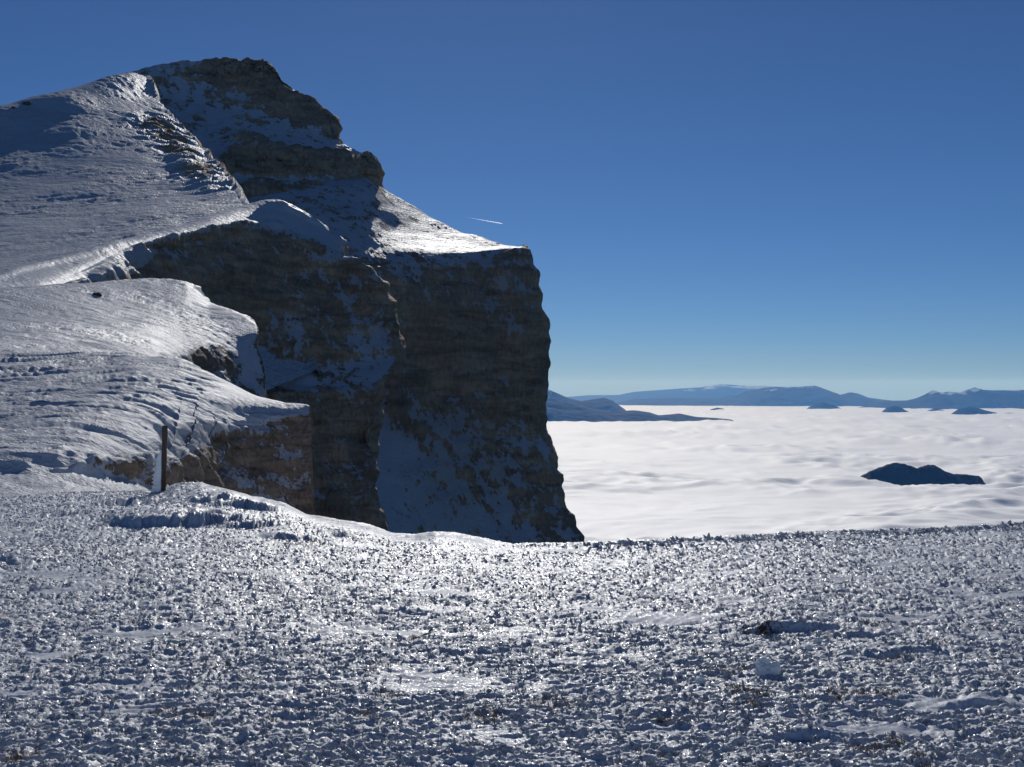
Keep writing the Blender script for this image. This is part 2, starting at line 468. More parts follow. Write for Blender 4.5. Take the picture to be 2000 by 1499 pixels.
def bias_F(X, Y, x, y, z):
    top = 1 - sstep(-6, 10, Y - np.interp(X, [540, 708, 787, 867, 993, 1018], [545, 528, 515, 500, 488, 488]))
    wall = -.08 + 0 * X
    # snow-plastered apron at the foot of the wall
    ap = sstep(800, 930, Y + .28 * (900 - X)) * (1 - sstep(960, 1050, X))
    wall = wall + .20 * ap
    def blob(cx, cy, wx, wy, a): return a * np.exp(-((X - cx) / wx)**2 - ((Y - cy) / wy)**2)
    wall = wall + blob(960, 600, 45, 55, .25) + blob(740, 600, 20, 60, .3) + blob(740, 830, 18, 90, .4) + blob(1010, 560, 25, 40, .2) + blob(1000, 690, 40, 25, .2) + blob(1010, 830, 40, 60, .18) + blob(880, 830, 60, 25, .25)
    n = fbm3(x / 9, y / 9, z / 22, 4, 55)
    return -.12 * top + (1 - top) * (wall + .25 * n)
build_terrain('cliff', 'great brown cliff wall with snow-covered shoulder above', rows_F, [35, 40, 14, 26, 26, 30, 28, 30, 34, 24, 12], 380, 620,
              [(0, 60, -30), (0, 60, -500)], (-50, 190, -20), [(60, -60, -100), (200, -160, -400)], 11, 42, 3.0, 40, bias_F, seed=3, beds=.2, bed_len=11, thr=(.12, 1.0), snow_bump=2.0, spec=.015, speck=.42)

# C: ridge with a wind-packed crest and a wall falling to the right
rows_C = [
 [(-160, 585, 140), (0, 535, 180), (18, 528), (150, 495, 215), (210, 479), (285, 458, 250), (360, 437), (435, 413, 290), (456, 408), (480, 402, 300), (510, 396), (540, 393, 308), (561, 402), (584, 414, 306)],
 [(-160, 600, 132), (0, 549, 170), (150, 512, 205), (285, 476, 240), (400, 450, 264), (480, 428, 286), (540, 415, 300), (590, 428, 302), (635, 451, 300)],
 [(-160, 620, 125), (0, 580, 155), (130, 545, 188), (260, 500, 232), (340, 482, 254), (450, 462, 276), (540, 448, 293), (620, 470, 295), (668, 493, 294)],
 [(-160, 645, 120), (0, 610, 148), (130, 575, 182), (260, 558, 227), (360, 556, 248), (450, 540, 268), (540, 530, 286), (640, 532, 290), (706, 523, 291)],
 [(-160, 700, 117), (0, 670, 145), (260, 630, 224), (450, 620, 266), (560, 622, 279), (660, 620, 284), (752, 618, 288)],
 [(-160, 750, 115), (0, 740, 142), (260, 710, 222), (450, 700, 262), (560, 702, 273), (680, 700, 279), (774, 690, 283)],
 [(-160, 800, 113), (0, 800, 140), (260, 780, 219), (450, 780, 258), (600, 772, 266), (680, 765, 270), (738, 748, 273)],
 [(-160, 880, 110), (0, 880, 137), (260, 870, 216), (450, 870, 254), (600, 870, 261), (726, 870, 266)],
 [(-160, 1000, 106), (0, 1000, 133), (260, 1000, 210), (450, 1000, 246), (600, 1000, 252), (726, 1000, 258)],
 [(-160, 1120, 100), (0, 1120, 128), (260, 1120, 204), (450, 1120, 240), (600, 1120, 246), (735, 1120, 250)],
]
def bias_C(X, Y, x, y, z):
    rim = np.interp(X, [0, 150, 260, 300, 360, 450, 540, 600, 660, 720], [640, 580, 535, 492, 476, 452, 452, 462, 486, 530])
    top = 1 - sstep(-10, 12, Y - rim)
    def blob(cx, cy, wx, wy, a): return a * np.exp(-((X - cx) / wx)**2 - ((Y - cy) / wy)**2)
    w = -.16 + blob(570, 640, 35, 30, .35) + blob(720, 665, 35, 60, .3) + blob(520, 640, 20, 50, .2) + blob(570, 700, 30, 60, .3) + blob(650, 500, 30, 50, .25) + blob(690, 590, 20, 70, .25)
    crest = blob(540, 430, 60, 22, -.25)
    return (.42 + crest) * top + (1 - top) * (w + .2 * fbm3(x / 6, y / 6, z / 9, 4, 41))
build_terrain('ridge', 'wind-packed snow ridge above a brown rock wall', rows_C, [30, 30, 34, 36, 36, 34, 36, 44, 20], 380, 260,
              [(-4, 36, -9), (0, 15, -150)], (-14, 60, -6), [(10, -20, -60), (40, -40, -140)], 6, 20, 1.0, 24, bias_C, seed=4, beds=.2, bed_len=5, thr=(.12, 1.0), speck=.4)

# B: middle ledge
rows_B = [
 [(-160, 580, 110), (0, 565, 118), (105, 557, 125), (180, 556, 130), (294, 548, 140), (345, 550), (369, 556, 142), (378, 567), (408, 595, 134), (450, 607, 130), (480, 619), (498, 633, 122)],
 [(-160, 625, 94), (0, 610, 100), (150, 603, 108), (300, 605, 118), (400, 622, 121), (460, 634, 120), (501, 640, 119)],
 [(-160, 685, 75), (0, 672, 80), (150, 660, 88), (300, 648, 102), (400, 653, 112), (450, 660, 116), (502, 652, 117)],
 [(-160, 742, 61), (0, 730, 64), (150, 712, 70), (300, 688, 88), (370, 685, 103), (430, 690, 112), (500, 680, 115.5)],
 [(-160, 795, 50), (0, 785, 53), (200, 750, 62), (300, 728, 80), (360, 728, 98), (430, 742, 109), (510, 718, 113.5)],
 [(-160, 860, 43), (0, 850, 45), (200, 810, 55), (330, 790, 76), (410, 800, 104), (518, 778, 111)],
 [(-160, 960, 39), (0, 950, 41), (200, 920, 50), (330, 910, 72), (420, 920, 98), (530, 930, 107)],
]
def bias_B(X, Y, x, y, z):
    rim = np.interp(X, [0, 300, 380, 420, 460, 505], [900, 760, 680, 660, 645, 640])
    top = 1 - sstep(-10, 14, Y - rim)
    return .45 * top + (1 - top) * (-.10 + .45 * fbm3(x / 3, y / 3, z / 4, 4, 43))
def post_B(g, X, Y):
    x, y = g[..., 0], g[..., 1]
    m = sstep(-.2, .25, fbm2(x / 9, y / 7, 3, 12))
    g[..., 2] += (1 - sstep(420, 500, X)) * (.18 * m * fbm2(x / 1.1, y / 1.1, 4, 14, .6) + .10 * (1 - 2 * np.abs(fbm2(x / 6 + y / 9, y / 2.2, 3, 16))))
    return g
build_terrain('snow_ledge', 'middle snow ledge with a rounded lip over the drop', rows_B, [50, 60, 50, 44, 44, 20], 330, 95,
              [(0, 14, -7), (0, 6, -60)], (-10, 18, -5), [(-2, -4, -20), (-4, -6, -70)], 1.9, 8, .45, 12, bias_B, seed=5, beds=.3, bed_len=2.2, thr=(.2, .8), tone=.52, rough=.55, spec=.035, snow_bump=1.5, post=post_B, glaze=lambda X, Y: np.exp(-(np.maximum(X - 60, 0) / 190)**2 - ((Y - 700 + .12 * X) / 42)**2))

# A: nearest ledge
rows_A = [
 [(-160, 692, 77), (0, 692, 75), (150, 694, 73), (250, 698, 71), (354, 713, 69), (390, 730), (450, 751, 66), (510, 775), (555, 787, 64), (600, 791, 62)],
 [(-160, 765, 55), (0, 762, 55.5), (150, 760, 56), (300, 765, 57), (400, 780, 60), (500, 797, 61.2), (560, 802, 61.3), (604, 801, 61.4)],
 [(-160, 832, 43), (0, 830, 44), (150, 825, 45), (280, 822, 49), (370, 832, 55), (450, 838, 59.5), (530, 838, 60.4), (607, 832, 60.8)],
 [(-160, 895, 35), (0, 892, 36), (150, 887, 38), (270, 884, 42.5), (350, 892, 51), (440, 897, 58), (530, 892, 59.5), (609, 886, 60.2)],
 [(-160, 922, 32.8), (0, 916, 34), (150, 914, 36), (270, 914, 40.2), (350, 925, 49.5), (440, 930, 57), (530, 930, 59), (611, 925, 59.8)],
 [(-160, 962, 31.6), (0, 953, 33.1), (150, 951, 35.0), (270, 950, 39.2), (350, 958, 48.3), (440, 962, 56), (540, 970, 58.5), (612, 962, 59.4)],
 [(-160, 1010, 26), (0, 1005, 27), (150, 1005, 29), (270, 1010, 35), (350, 1030, 45), (440, 1050, 54), (540, 1060, 57), (614, 1045, 58.5)],
]
def bias_A(X, Y, x, y, z):
    rim = np.interp(X, [0, 280, 350, 430, 500, 560, 605], [1200, 960, 905, 850, 825, 812, 800])
    top = 1 - sstep(-12, 18, Y - rim)
    dark = np.exp(-((X - 210) / 110)**2 - ((Y - 942) / 20)**2)
    return .45 * top + (1 - top) * (-.12 + .5 * fbm3(x / 2.2, y / 2.2, z / 2.2, 4, 45)) - .35 * dark
def post_A(g, X, Y):
    x, y = g[..., 0], g[..., 1]
    # drifts and wind-cut steps: tails stretched to the lower right
    ca, sa = math.cos(math.radians(-38)), math.sin(math.radians(-38))
    a = x * ca - y * sa; b = x * sa + y * ca
    w = fbm2(a / 7, b / 1.7, 3, 5)
    st = (1 - np.abs(w) * 2.2)
    rough = fbm2(x / .8, y / .8, 4, 8)
    m = 1 - sstep(380, 470, X)
    g[..., 2] += m * (.26 * st + .14 * rough * sstep(-.1, .3, fbm2(x / 4, y / 4, 2, 3)))
    dark = np.exp(-((X - 210) / 120)**2 - ((Y - 935) / 26)**2)
    g[..., 2] += dark * .3 * (ridged3(x / 1.6, y / 1.6, 0 * x, 3, 6))
    # snow draped in folds over the near corner of the ledge
    k = np.exp(-((X - 385) / 60)**2 - ((Y - 870) / 70)**2)
    g[..., 1] -= k * 1.0 * (1 - 2 * np.abs(fbm2(X / 34 + Y / 120, Y / 130, 2, 9)))
    return g
build_terrain('snow_ledge', 'nearest snow ledge with wind-carved drifts and rocky tip', rows_A, [70, 70, 60, 36, 40, 20], 400, 52,
              [(0, 8, -4), (0, 4, -40)], (-6, 10, -3), [(-2, -2, -12), (-4, -3, -50)], 1.1, 4.5, .3, 7, bias_A, seed=6, beds=.3, bed_len=1.4, thr=(.2, .8), tone=.52, rough=.55, spec=.035, snow_bump=1.4, glaze=lambda X, Y: np.exp(-(np.maximum(X - 40, 0) / 150)**2 - ((Y - 715) / 30)**2), post=post_A)

# ------------------------------------------------------------------ foreground ground
CREST = np.array([(-300, 992, 24), (0, 974, 24), (105, 966, 24), (245, 966, 23.5), (320, 965, 22.4), (340, 957, 22), (392, 951, 21.5), (455, 964, 20.6), (500, 977, 20), (560, 991, 19.1),
 (602, 1010, 18.3), (650, 1021, 17.6), (725, 1034, 16.8), (765, 1048, 16.3), (810, 1052, 16), (850, 1046, 15.8), (890, 1048, 15.6), (1000, 1071, 15), (1120, 1072, 15), (1250, 1068, 15.1), (1435, 1056, 15.5),
 (1550, 1050, 16), (1685, 1044, 16.4), (1800, 1041, 16.6), (1900, 1038, 16.8), (2000, 1032, 17), (2300, 1022, 17.6)], float)
def crest(px):
    d = np.interp(px, CREST[:, 0], CREST[:, 2]); y = np.interp(px, CREST[:, 0], CREST[:, 1])
    return d, (750 - y) / F * d
# wind-cut steps that face the camera: (px, py, half-width px, height m, length behind m)
STEPS = [(345, 1036, 120, .15, 2.6), (470, 1008, 60, .10, 1.2), (415, 1000, 50, .08, 1.0), (40, 1102, 60, .05, 1.0), (560, 1062, 50, .07, 1.2), (490, 1040, 50, .07, 1.0), (660, 1050, 45, .05, .8),
         (1545, 1246, 75, .07, .8), (1690, 1262, 60, .035, .6), (1505, 1330, 26, .035, .3), (1560, 1460, 90, .035, .5), (900, 1290, 80, .022, .5), (1760, 1300, 90, .028, .5), (1900, 1400, 70, .03, .5),
         (250, 985, 70, .06, .9), (120, 1000, 60, .05, .8)]
_cp = np.linspace(-600, 2600, 321)
_cs = smooth1(crest(_cp)[1], 16)
def ZCS(px): return np.interp(px, _cp, _cs)
def ground_base(px, d):
    """ground height on the line of sight px at distance d, without the small lumps"""
    dc, zc = crest(px)
    t = np.clip((d - 4.5) / (dc - 4.5), 0, 1)
    zc = ZCS(px) + (zc - ZCS(px)) * sstep(.72, .98, t)
    z0 = -1.66 + 0.00003 * np.clip(px - 1000, -1500, 1500)
    z = z0 + (zc - z0) * (.75 * t + .25 * t * t)
    o = np.maximum(d - dc, 0)
    z = z - .10 * np.minimum(o, 1.2)**2 - .75 * np.maximum(o - 1.0, 0) 
    return z
def ground_z(px, d):
    x = (px - 1000) / F * d; y = d
    z = ground_base(px, d)
    sy = 750 - F * z / d
    smooth = np.zeros_like(z)
    dc, zc = crest(px)
    # smooth drift along the lip
    smooth = np.exp(-((d - dc) / (1.1 + .9 * np.exp(-((px - 480) / 120)**2)))**2) * sstep(350, 420, px) * (1 - sstep(930, 1040, px))
    grass = np.zeros_like(z)
    for (cx, cy, w, h, L) in STEPS:
        # step position along the sight line from its pixel
        zz = np.interp(cy, [960, 1500], [-1.93, -1.66]); dd = -zz * F / (cy - 750)
        wob = fbm2(x / .45, y / .45, 3, 40) * .35 + .12 * pn2(x / .15, y / .15, 44)
        s = d - dd - wob * min(1, h / .08)
        k = np.exp(-(np.abs(px - cx + w * (.7 * fbm2(x / .5, y / .5, 3, 47))) / w)**2.6) * (.95 + .6 * fbm2(x / .3, y / .3, 3, 48))
        rise = sstep(-.03, h * 1.0, s)
        z = z + k * h * rise * np.exp(-np.maximum(s, 0) / L)
        z = z - k * h * .35 * np.exp(-(np.minimum(s, 0) / .35)**2) * (1 - rise)
    # undulation
    z = z + .05 * fbm2(x / 2.2, y / 1.6, 3, 50) * sstep(5, 9, d)
    # crust mask: iced tufts versus wind-packed snow between
    cr = fbm2(x / 1.1 + .3 * y, y / .55, 3, 51)
    crust = sstep(-.50, -.08, cr) * (1 - .95 * smooth)
    # lumps
    q = math.radians(16); xr = x * math.cos(q) + y * math.sin(q); yr = -x * math.sin(q) + y * math.cos(q)
    wx = xr + .05 * pn2(x / .12, y / .12, 60); wy = yr + .05 * pn2(x / .12, y / .12, 61)
    l1 = 1 - 2.0 * np.abs(pn2(wx / .30, wy / .10, 52))
    l2 = 1 - 2.0 * np.abs(pn2(wx / .12, wy / .05, 53))
    l3 = 1 - 2.0 * np.abs(pn2(wx / .052, wy / .028, 54))
    l4 = fbm2(x / .020, y / .020, 2, 55)
    lum = .017 * l1 + .014 * l2 * (.4 + .6 * sstep(-.3, .6, l1)) + .008 * l3 + .004 * l4
    z = z + crust * lum + (1 - crust) * (.010 * l1 + .003 * l4)
    # sculpted streaks on the drift by the post
    z = z + .035 * (1 - 2 * np.abs(fbm2(x / 1.4 + .1 * y, y / .28, 3, 57))) * np.exp(-((px - 380) / 170)**2) * sstep(15.5, 17.5, d) * (1 - .8 * smooth)
    gr = fbm2(x / .5, y / .35, 4, 58)
    grass = sstep(.18, .5, gr) * .62
    for (gx, gy, gw, gh, ga) in [(600, 1065, 90, 14, .7), (1490, 1235, 60, 9, .75), (1690, 1228, 50, 9, .6), (240, 1090, 60, 10, .5), (1075, 1385, 90, 14, .5), (940, 1410, 80, 25, .5), (1400, 1055, 260, 8, .45), (720, 1400, 60, 12, .45), (1280, 1385, 50, 10, .4)]:
        grass = np.maximum(grass, ga * np.exp(-((px - gx) / gw)**2 - ((sy - gy) / gh)**2))
    grass = grass * crust * (1 - .4 * sstep(.4, .9, l2))
    return z, crust, grass

NU, NVG = 860, 600
pxs = np.concatenate([np.linspace(-6000, -1130, 40), np.linspace(-1100, -95, 150), np.linspace(-90, 2090, 750), np.linspace(2095, 3100, 150), np.linspace(3130, 8000, 40)]); NU = len(pxs)
dc, zc = crest(pxs)
ys = 750 - F * zc / dc
tt = np.linspace(0, 1, NVG)[:, None]
# rows evenly spread over the view, from below the frame to the lip, then down the far side
sy = 1640 + (ys[None, :] - 1640) * tt
zref = ground_base(np.broadcast_to(pxs, (NVG, NU)), 10 + 0 * sy)
dn = np.full((NVG, NU), 8.0)
for _ in range(25):
    zz = ground_base(np.broadcast_to(pxs, dn.shape), np.minimum(dn, dc[None, :]))
    dn = .5 * dn + .5 * np.clip(-zz * F / (sy - 750), 3.2, dc[None, :])
dn = np.maximum.accumulate(dn, 0)
dn[1:] = dn[1:] + np.arange(1, NVG)[:, None] * 1e-6
far = dc[None, :] + np.concatenate([np.linspace(.02, 1.5, 40), np.linspace(1.6, 6, 24), np.linspace(7, 30, 8)])[:, None]
near = np.linspace(-6, 3.1, 14)[:, None] + 0 * pxs[None, :]
dn = np.concatenate([dn, far], 0)
PXG = np.broadcast_to(pxs, dn.shape)
zg, crust, grass = ground_z(PXG, dn)
gg = np.stack([(PXG - 1000) / F * dn, dn, zg], -1)
gn = gnormals(gg)
gg = gg + gn * ((.012 * fbm3(gg[..., 0] / .05, gg[..., 1] / .05, gg[..., 2] / .035, 2, 63) + .006 * pn3(gg[..., 0] / .016, gg[..., 1] / .016, gg[..., 2] / .012, 64)) * (.15 + .85 * crust))[..., None]
fg = mesh_grid('ground', gg, ground_material(), {'crust': crust, 'grass': grass}, 'structure', 'rime-crusted snowy ground in front of the drop')
# the same slope goes on around and behind the photographer
gx, gy = np.meshgrid(np.linspace(-40, 40, 80), np.linspace(-40, 3.9, 60))
gz = -1.74 + .05 * fbm2(gx / 2.2, gy / 1.6, 3, 50) - .02 * np.maximum(0, np.abs(gx) - 6) + np.minimum(0, .02 * gy)
gz = gz - .06 * sstep(2.2, 3.2, gy)
mesh_grid('snowfield', np.stack([gx, gy, gz], -1), fg.data.materials[0], {'crust': .7 + 0 * gx, 'grass': 0 * gx}, 'structure', 'snowy ground around the viewpoint')

def ground_point(px, py):
    d = np.linspace(4, 24, 4000); p = np.full_like(d, px)
    z, _, _ = ground_z(p, d)
    s = 750 - F * z / d
    i = np.argmax(s <= py)
    return at(px, py, d[i])

# ------------------------------------------------------------------ rime feathers and ice nodules scattered on the crust (uncountable)
def ico_dirs(sub=2):
    import bmesh
    bm = bmesh.new(); bmesh.ops.create_icosphere(bm, subdivisions=sub, radius=1)
    v = np.array([q.co[:] for q in bm.verts]); f = [[q.index for q in k.verts] for k in bm.faces]; bm.free(); return v, f
IV, IF_ = ico_dirs(2)
IV1, IF1 = ico_dirs(1)
ICE = ice_material()
def blob_verts(seed, sx, sy_, sz, amp=.35, fr=1.6, base=IV):
    n = fbm3(base[:, 0] * fr, base[:, 1] * fr, base[:, 2] * fr, 3, seed)
    r = 1 + amp * n * 1.6
    return base * r[:, None] * np.array([sx, sy_, sz])
rime_col = bpy.data.collections.new('rime_shapes')
def add_shape(name, parts):
    V = []; Fc = []
    for v, f in parts:
        o = len(V); V += list(v); Fc += [[k + o for k in q] for q in f]
    me = bpy.data.meshes.new(name); me.from_pydata([tuple(p) for p in V], [], Fc); me.update()
    me.polygons.foreach_set('use_smooth', [True] * len(me.polygons)); me.materials.append(ICE)
    ob = bpy.data.objects.new(name, me); rime_col.objects.link(ob); return ob
r2 = random.Random(5)
for k in range(7):
    parts = []
    for j in range(r2.randint(2, 4)):
        L = r2.uniform(.5, 1.1); w = r2.uniform(.22, .42)
        v = blob_verts(100 + k * 9 + j, w, w * r2.uniform(.6, 1), L, .45, 1.9, IV1 if j else IV)
        ang = math.radians(r2.uniform(20, 75)); az = math.radians(180 + r2.uniform(-50, 50))
        ca, sa = math.cos(ang), math.sin(ang)
        v = np.stack([v[:, 0] * ca + v[:, 2] * sa, v[:, 1], -v[:, 0] * sa + v[:, 2] * ca], 1)
        c, s = math.cos(az), math.sin(az)
        v = np.stack([v[:, 0] * c - v[:, 1] * s, v[:, 0] * s + v[:, 1] * c, v[:, 2]], 1)
        v += np.array([r2.uniform(-.5, .5), r2.uniform(-.4, .4), r2.uniform(-.05, .3)])
        parts.append((v, IF1 if j else IF_))
    add_shape('rime_shape', parts)

NP = 150000
# even spread over the ground's area in view and a margin around it
u1, u2 = rng.random(int(NP * 2.6)), rng.random(int(NP * 2.6))
pd = np.sqrt(4.0**2 + (24.0**2 - 4.0**2) * u1); pp = -1100 + 4200 * u2
dcp, _ = crest(pp)
ok = pd < dcp + .25
pd, pp = pd[ok], pp[ok]
zz, cc, gq = ground_z(pp, pd)
keep = rng.random(len(pd)) < (.04 + .96 * cc**2)
pd, pp, zz, cc = pd[keep][:NP], pp[keep][:NP], zz[keep][:NP], cc[keep][:NP]
pts = np.stack([(pp - 1000) / F * pd, pd, zz - .006], -1)
# the steep little scarps get their share of ice too
st = np.argwhere((gn[..., 2] < .72) & (dn < dc[None, :] - .3) & (dn > 4.2) & (crust > .4))
st = st[rng.permutation(len(st))[:16000]]
pts = np.concatenate([pts, gg[st[:, 0], st[:, 1]]]); pd = np.concatenate([pd, dn[st[:, 0], st[:, 1]]])
pp = np.concatenate([pp, pxs[st[:, 1]]]); cc = np.concatenate([cc, crust[st[:, 0], st[:, 1]]])
sz = .007 + .021 * rng.random(len(pd))**3.0
sz *= (.5 + .5 * cc)
dcp, _ = crest(pp)
lip = np.exp(-((pd - dcp) / .5)**2) * sstep(1050, 1200, pp)
sz *= 1 + lip * (.4 + 1.7 * rng.random(len(pd))**2)
me = bpy.data.meshes.new('rime'); me.vertices.add(len(pts)); me.vertices.foreach_set('co', pts.reshape(-1).astype(np.float32))
def fattr(n, a, t='FLOAT'):
    q = me.attributes.new(n, t, 'POINT'); q.data.foreach_set('value' if t != 'FLOAT_VECTOR' else 'vector', np.asarray(a).reshape(-1))
fattr('size', sz.astype(np.float32))
rot = np.stack([rng.normal(0, .35, len(pd)), rng.normal(0, .35, len(pd)), rng.normal(0, .7, len(pd))], 1)
fattr('turn', rot.astype(np.float32), 'FLOAT_VECTOR')
me.materials.append(ICE)
rime = bpy.data.objects.new('rime', me); COL.objects.link(rime)
rime['kind'] = 'stuff'; rime['label'] = 'clear rime and ice nodules coating the grass'
ng = bpy.data.node_groups.new('scatter_rime', 'GeometryNodeTree')
ng.interface.new_socket('Geometry', in_out='INPUT', socket_type='NodeSocketGeometry')
ng.interface.new_socket('Geometry', in_out='OUTPUT', socket_type='NodeSocketGeometry')
gi, go = ng.nodes.new('NodeGroupInput'), ng.nodes.new('NodeGroupOutput')
ip = ng.nodes.new('GeometryNodeInstanceOnPoints'); ci = ng.nodes.new('GeometryNodeCollectionInfo')
ci.inputs['Collection'].default_value = rime_col; ci.inputs['Separate Children'].default_value = True; ci.inputs['Reset Children'].default_value = True
ip.inputs['Pick Instance'].default_value = True
a1 = ng.nodes.new('GeometryNodeInputNamedAttribute'); a1.data_type = 'FLOAT'; a1.inputs['Name'].default_value = 'size'
a2 = ng.nodes.new('GeometryNodeInputNamedAttribute'); a2.data_type = 'FLOAT_VECTOR'; a2.inputs['Name'].default_value = 'turn'
ng.links.new(gi.outputs[0], ip.inputs['Points']); ng.links.new(ci.outputs[0], ip.inputs['Instance'])
ng.links.new(a1.outputs[0], ip.inputs['Scale']); ng.links.new(a2.outputs[0], ip.inputs['Rotation'])
ng.links.new(ip.outputs[0], go.inputs[0])
md = rime.modifiers.new('scatter', 'NODES'); md.node_group = ng

# ------------------------------------------------------------------ the post
def wood_material():
    t = NT('weathered_wood'); c = t.coord((6, 6, .7))
    n = t.noise(9, 5, .65, c)
    col = t.mix(n, (.035, .024, .016), (.17, .115, .075))
    p = t.bsdf(Base_Color=col, Roughness=.8, Normal=t.bump(n, .012, 1.0)); t.surf(p.outputs[0]); return t.m
def tube(prof, nseg, rad_fn, name, mat, parent, cap=True):
    V = []; Fc = []
    m = len(prof)
    for i, (x, y, z) in enumerate(prof):
        for k in range(nseg):
            a = 2 * math.pi * k / nseg; r = rad_fn(i / (m - 1), a)
            V.append((x + r * math.cos(a), y + r * math.sin(a), z))
    for i in range(m - 1):
        for k in range(nseg):
            k2 = (k + 1) % nseg
            Fc.append((i * nseg + k, i * nseg + k2, (i + 1) * nseg + k2, (i + 1) * nseg + k))
    if cap: Fc.append(tuple(range((m - 1) * nseg, m * nseg))); Fc.append(tuple(reversed(range(nseg))))
    return mesh_poly(name, V, Fc, mat, parent, True)
D_POST = 22.0
pb = at(317, 968, D_POST); pt = at(322, 832, D_POST)
post = bpy.data.objects.new('wooden_post', None); post.location = pb; COL.objects.link(post)
tag(post, 'weathered wooden post standing in the snow, iced on one side', 'post')
H = pt[2] - pb[2]; lean = pt[0] - pb[0]
def post_r(t, a):
    r =   .043 + .004 * math.sin(3 * a + 1.2) + .003 * math.sin(7 * a + 9 * t) + .003 * math.sin(t * 23)
    if t > .86: r += .004
    if .84 < t < .865: r -= .006
    return r
prof = [(lean * t, 0, -.35 + (H + .35) * t) for t in np.linspace(0, 1, 44)]
sh = tube(prof, 20, post_r, 'shaft', wood_material(), post)
# rime grown against the wind, on the windward side, thicker towards the ground
RIME = ice_material('wind_rime', (.86, .89, .94), .5, .55)
def rime_r(t, a):
    w = max(0., math.cos(a - math.pi))
    return (.03 + .13 * w) * (1 - t)**.55 * (1 + .35 * float(pn3(np.array(math.cos(a) * 4), np.array(math.sin(a) * 4), np.array(t * 16), 3)) + .15 * math.sin(t * 90)) + .012
HR = H * .63
prof = [(-.045 + lean * t * .6 + .01 * math.sin(t * 20), -.012, -.2 + (HR + .2) * t) for t in np.linspace(0, 1, 60)]
tube(prof, 26, rime_r, 'rime_crust', RIME, post)
nail = tube([(lean * .93, -.05, H * .93), (lean * .93 + .03, -.055, H * .93 + .003)], 6, lambda t, a: .006, 'knot', sh.data.materials[0], post)

# ------------------------------------------------------------------ single ice lumps, stones, twig
ICE_CLEAR = ice_material('clear_ice', (.82, .87, .92), .08, .45)
def lump(name, px, py, w_px, label, cat, mat, seed, flat=.75, group=None, sink=.25, amp=.4, base=None):
    p = ground_point(px, py)
    w = w_px / F * p[1] * .5
    v = blob_verts(seed, w, w * .85, w * flat, amp, 1.7, ico_dirs(4)[0] if base is None else base)
    f = ico_dirs(4)[1] if base is None else IF_
    ob = mesh_poly(name, v, f, mat)
    ob.location = (p[0], p[1], p[2] + w * flat * (1 - sink * 2)); tag(ob, label, cat, group); return ob

lump('ice_lump', 1497, 1318, 46, 'large clear ice lump, biggest in the foreground, casting a dark blue shadow', 'ice lump', ICE_CLEAR, 301, .8, 'loose ice lumps', amp=.55)
lump('ice_lump', 1597, 1256, 15, 'small pale ice lump at the foot of the dark hollow', 'ice lump', ICE_CLEAR, 302, .9, 'loose ice lumps', amp=.5)
lump('ice_lump', 1579, 1270, 13, 'small round ice lump just below the dark hollow', 'ice lump', ICE_CLEAR, 303, .9, 'loose ice lumps', amp=.5)
lump('ice_lump', 1369, 1337, 22, 'ice lump left of the large clear ice lump', 'ice lump', ICE_CLEAR, 304, .7, 'loose ice lumps', amp=.5)
lump('ice_lump', 1455, 1364, 24, 'flat ice lump below and left of the large clear one', 'ice lump', ICE_CLEAR, 305, .55, 'loose ice lumps', amp=.5)

def stone_material():
    t = NT('dark_stone'); c = t.coord()
    n = t.noise(3, 5, .65, c)
    p = t.bsdf(Base_Color=t.mix(n, (.06, .05, .042), (.22, .18, .145)), Roughness=.9, Normal=t.bump(n, .15, 1.0)); t.surf(p.outputs[0]); return t.m
STONE = stone_material()
SNAPS = {}
def on_terrain(names, px, py):
    """first terrain point met along a sight line"""
    dg = bpy.context.evaluated_depsgraph_get()
    d = at(px, py, 1.0); d = d / np.linalg.norm(d)
    hit, loc, nor, idx, ob, mat = scene.ray_cast(dg, (0, 0, 0), tuple(d))
    return np.array(loc) if hit else None
def boulder(px, py, w_px, label, seed, flat=.6):
    p = on_terrain(None, px, py)
    w = w_px / F * p[1] * .5
    v = blob_verts(seed, w, w * .8, w * flat, .6, 1.5, ico_dirs(3)[0]); f = ico_dirs(3)[1]
    v = np.round(v / (w * .16)) * (w * .16) * .5 + v * .5
    ob = mesh_poly('boulder', v, f, STONE, None, False); ob.location = (p[0], p[1], p[2] + w * flat * .35)
    return tag(ob, label, 'boulder')
bpy.context.view_layer.update()
boulder(190, 578, 16, 'small dark boulder lying alone on the middle snow ledge', 401, .5)
boulder(272, 910, 22, 'dark boulder on the nearest ledge just left of the post', 402, .7)
boulder(52, 205, 16, 'larger dark rock on the left skyline of the mountain', 403, .5)
boulder(26, 212, 9, 'smaller dark rock at the far left of the mountain skyline', 404, .5)

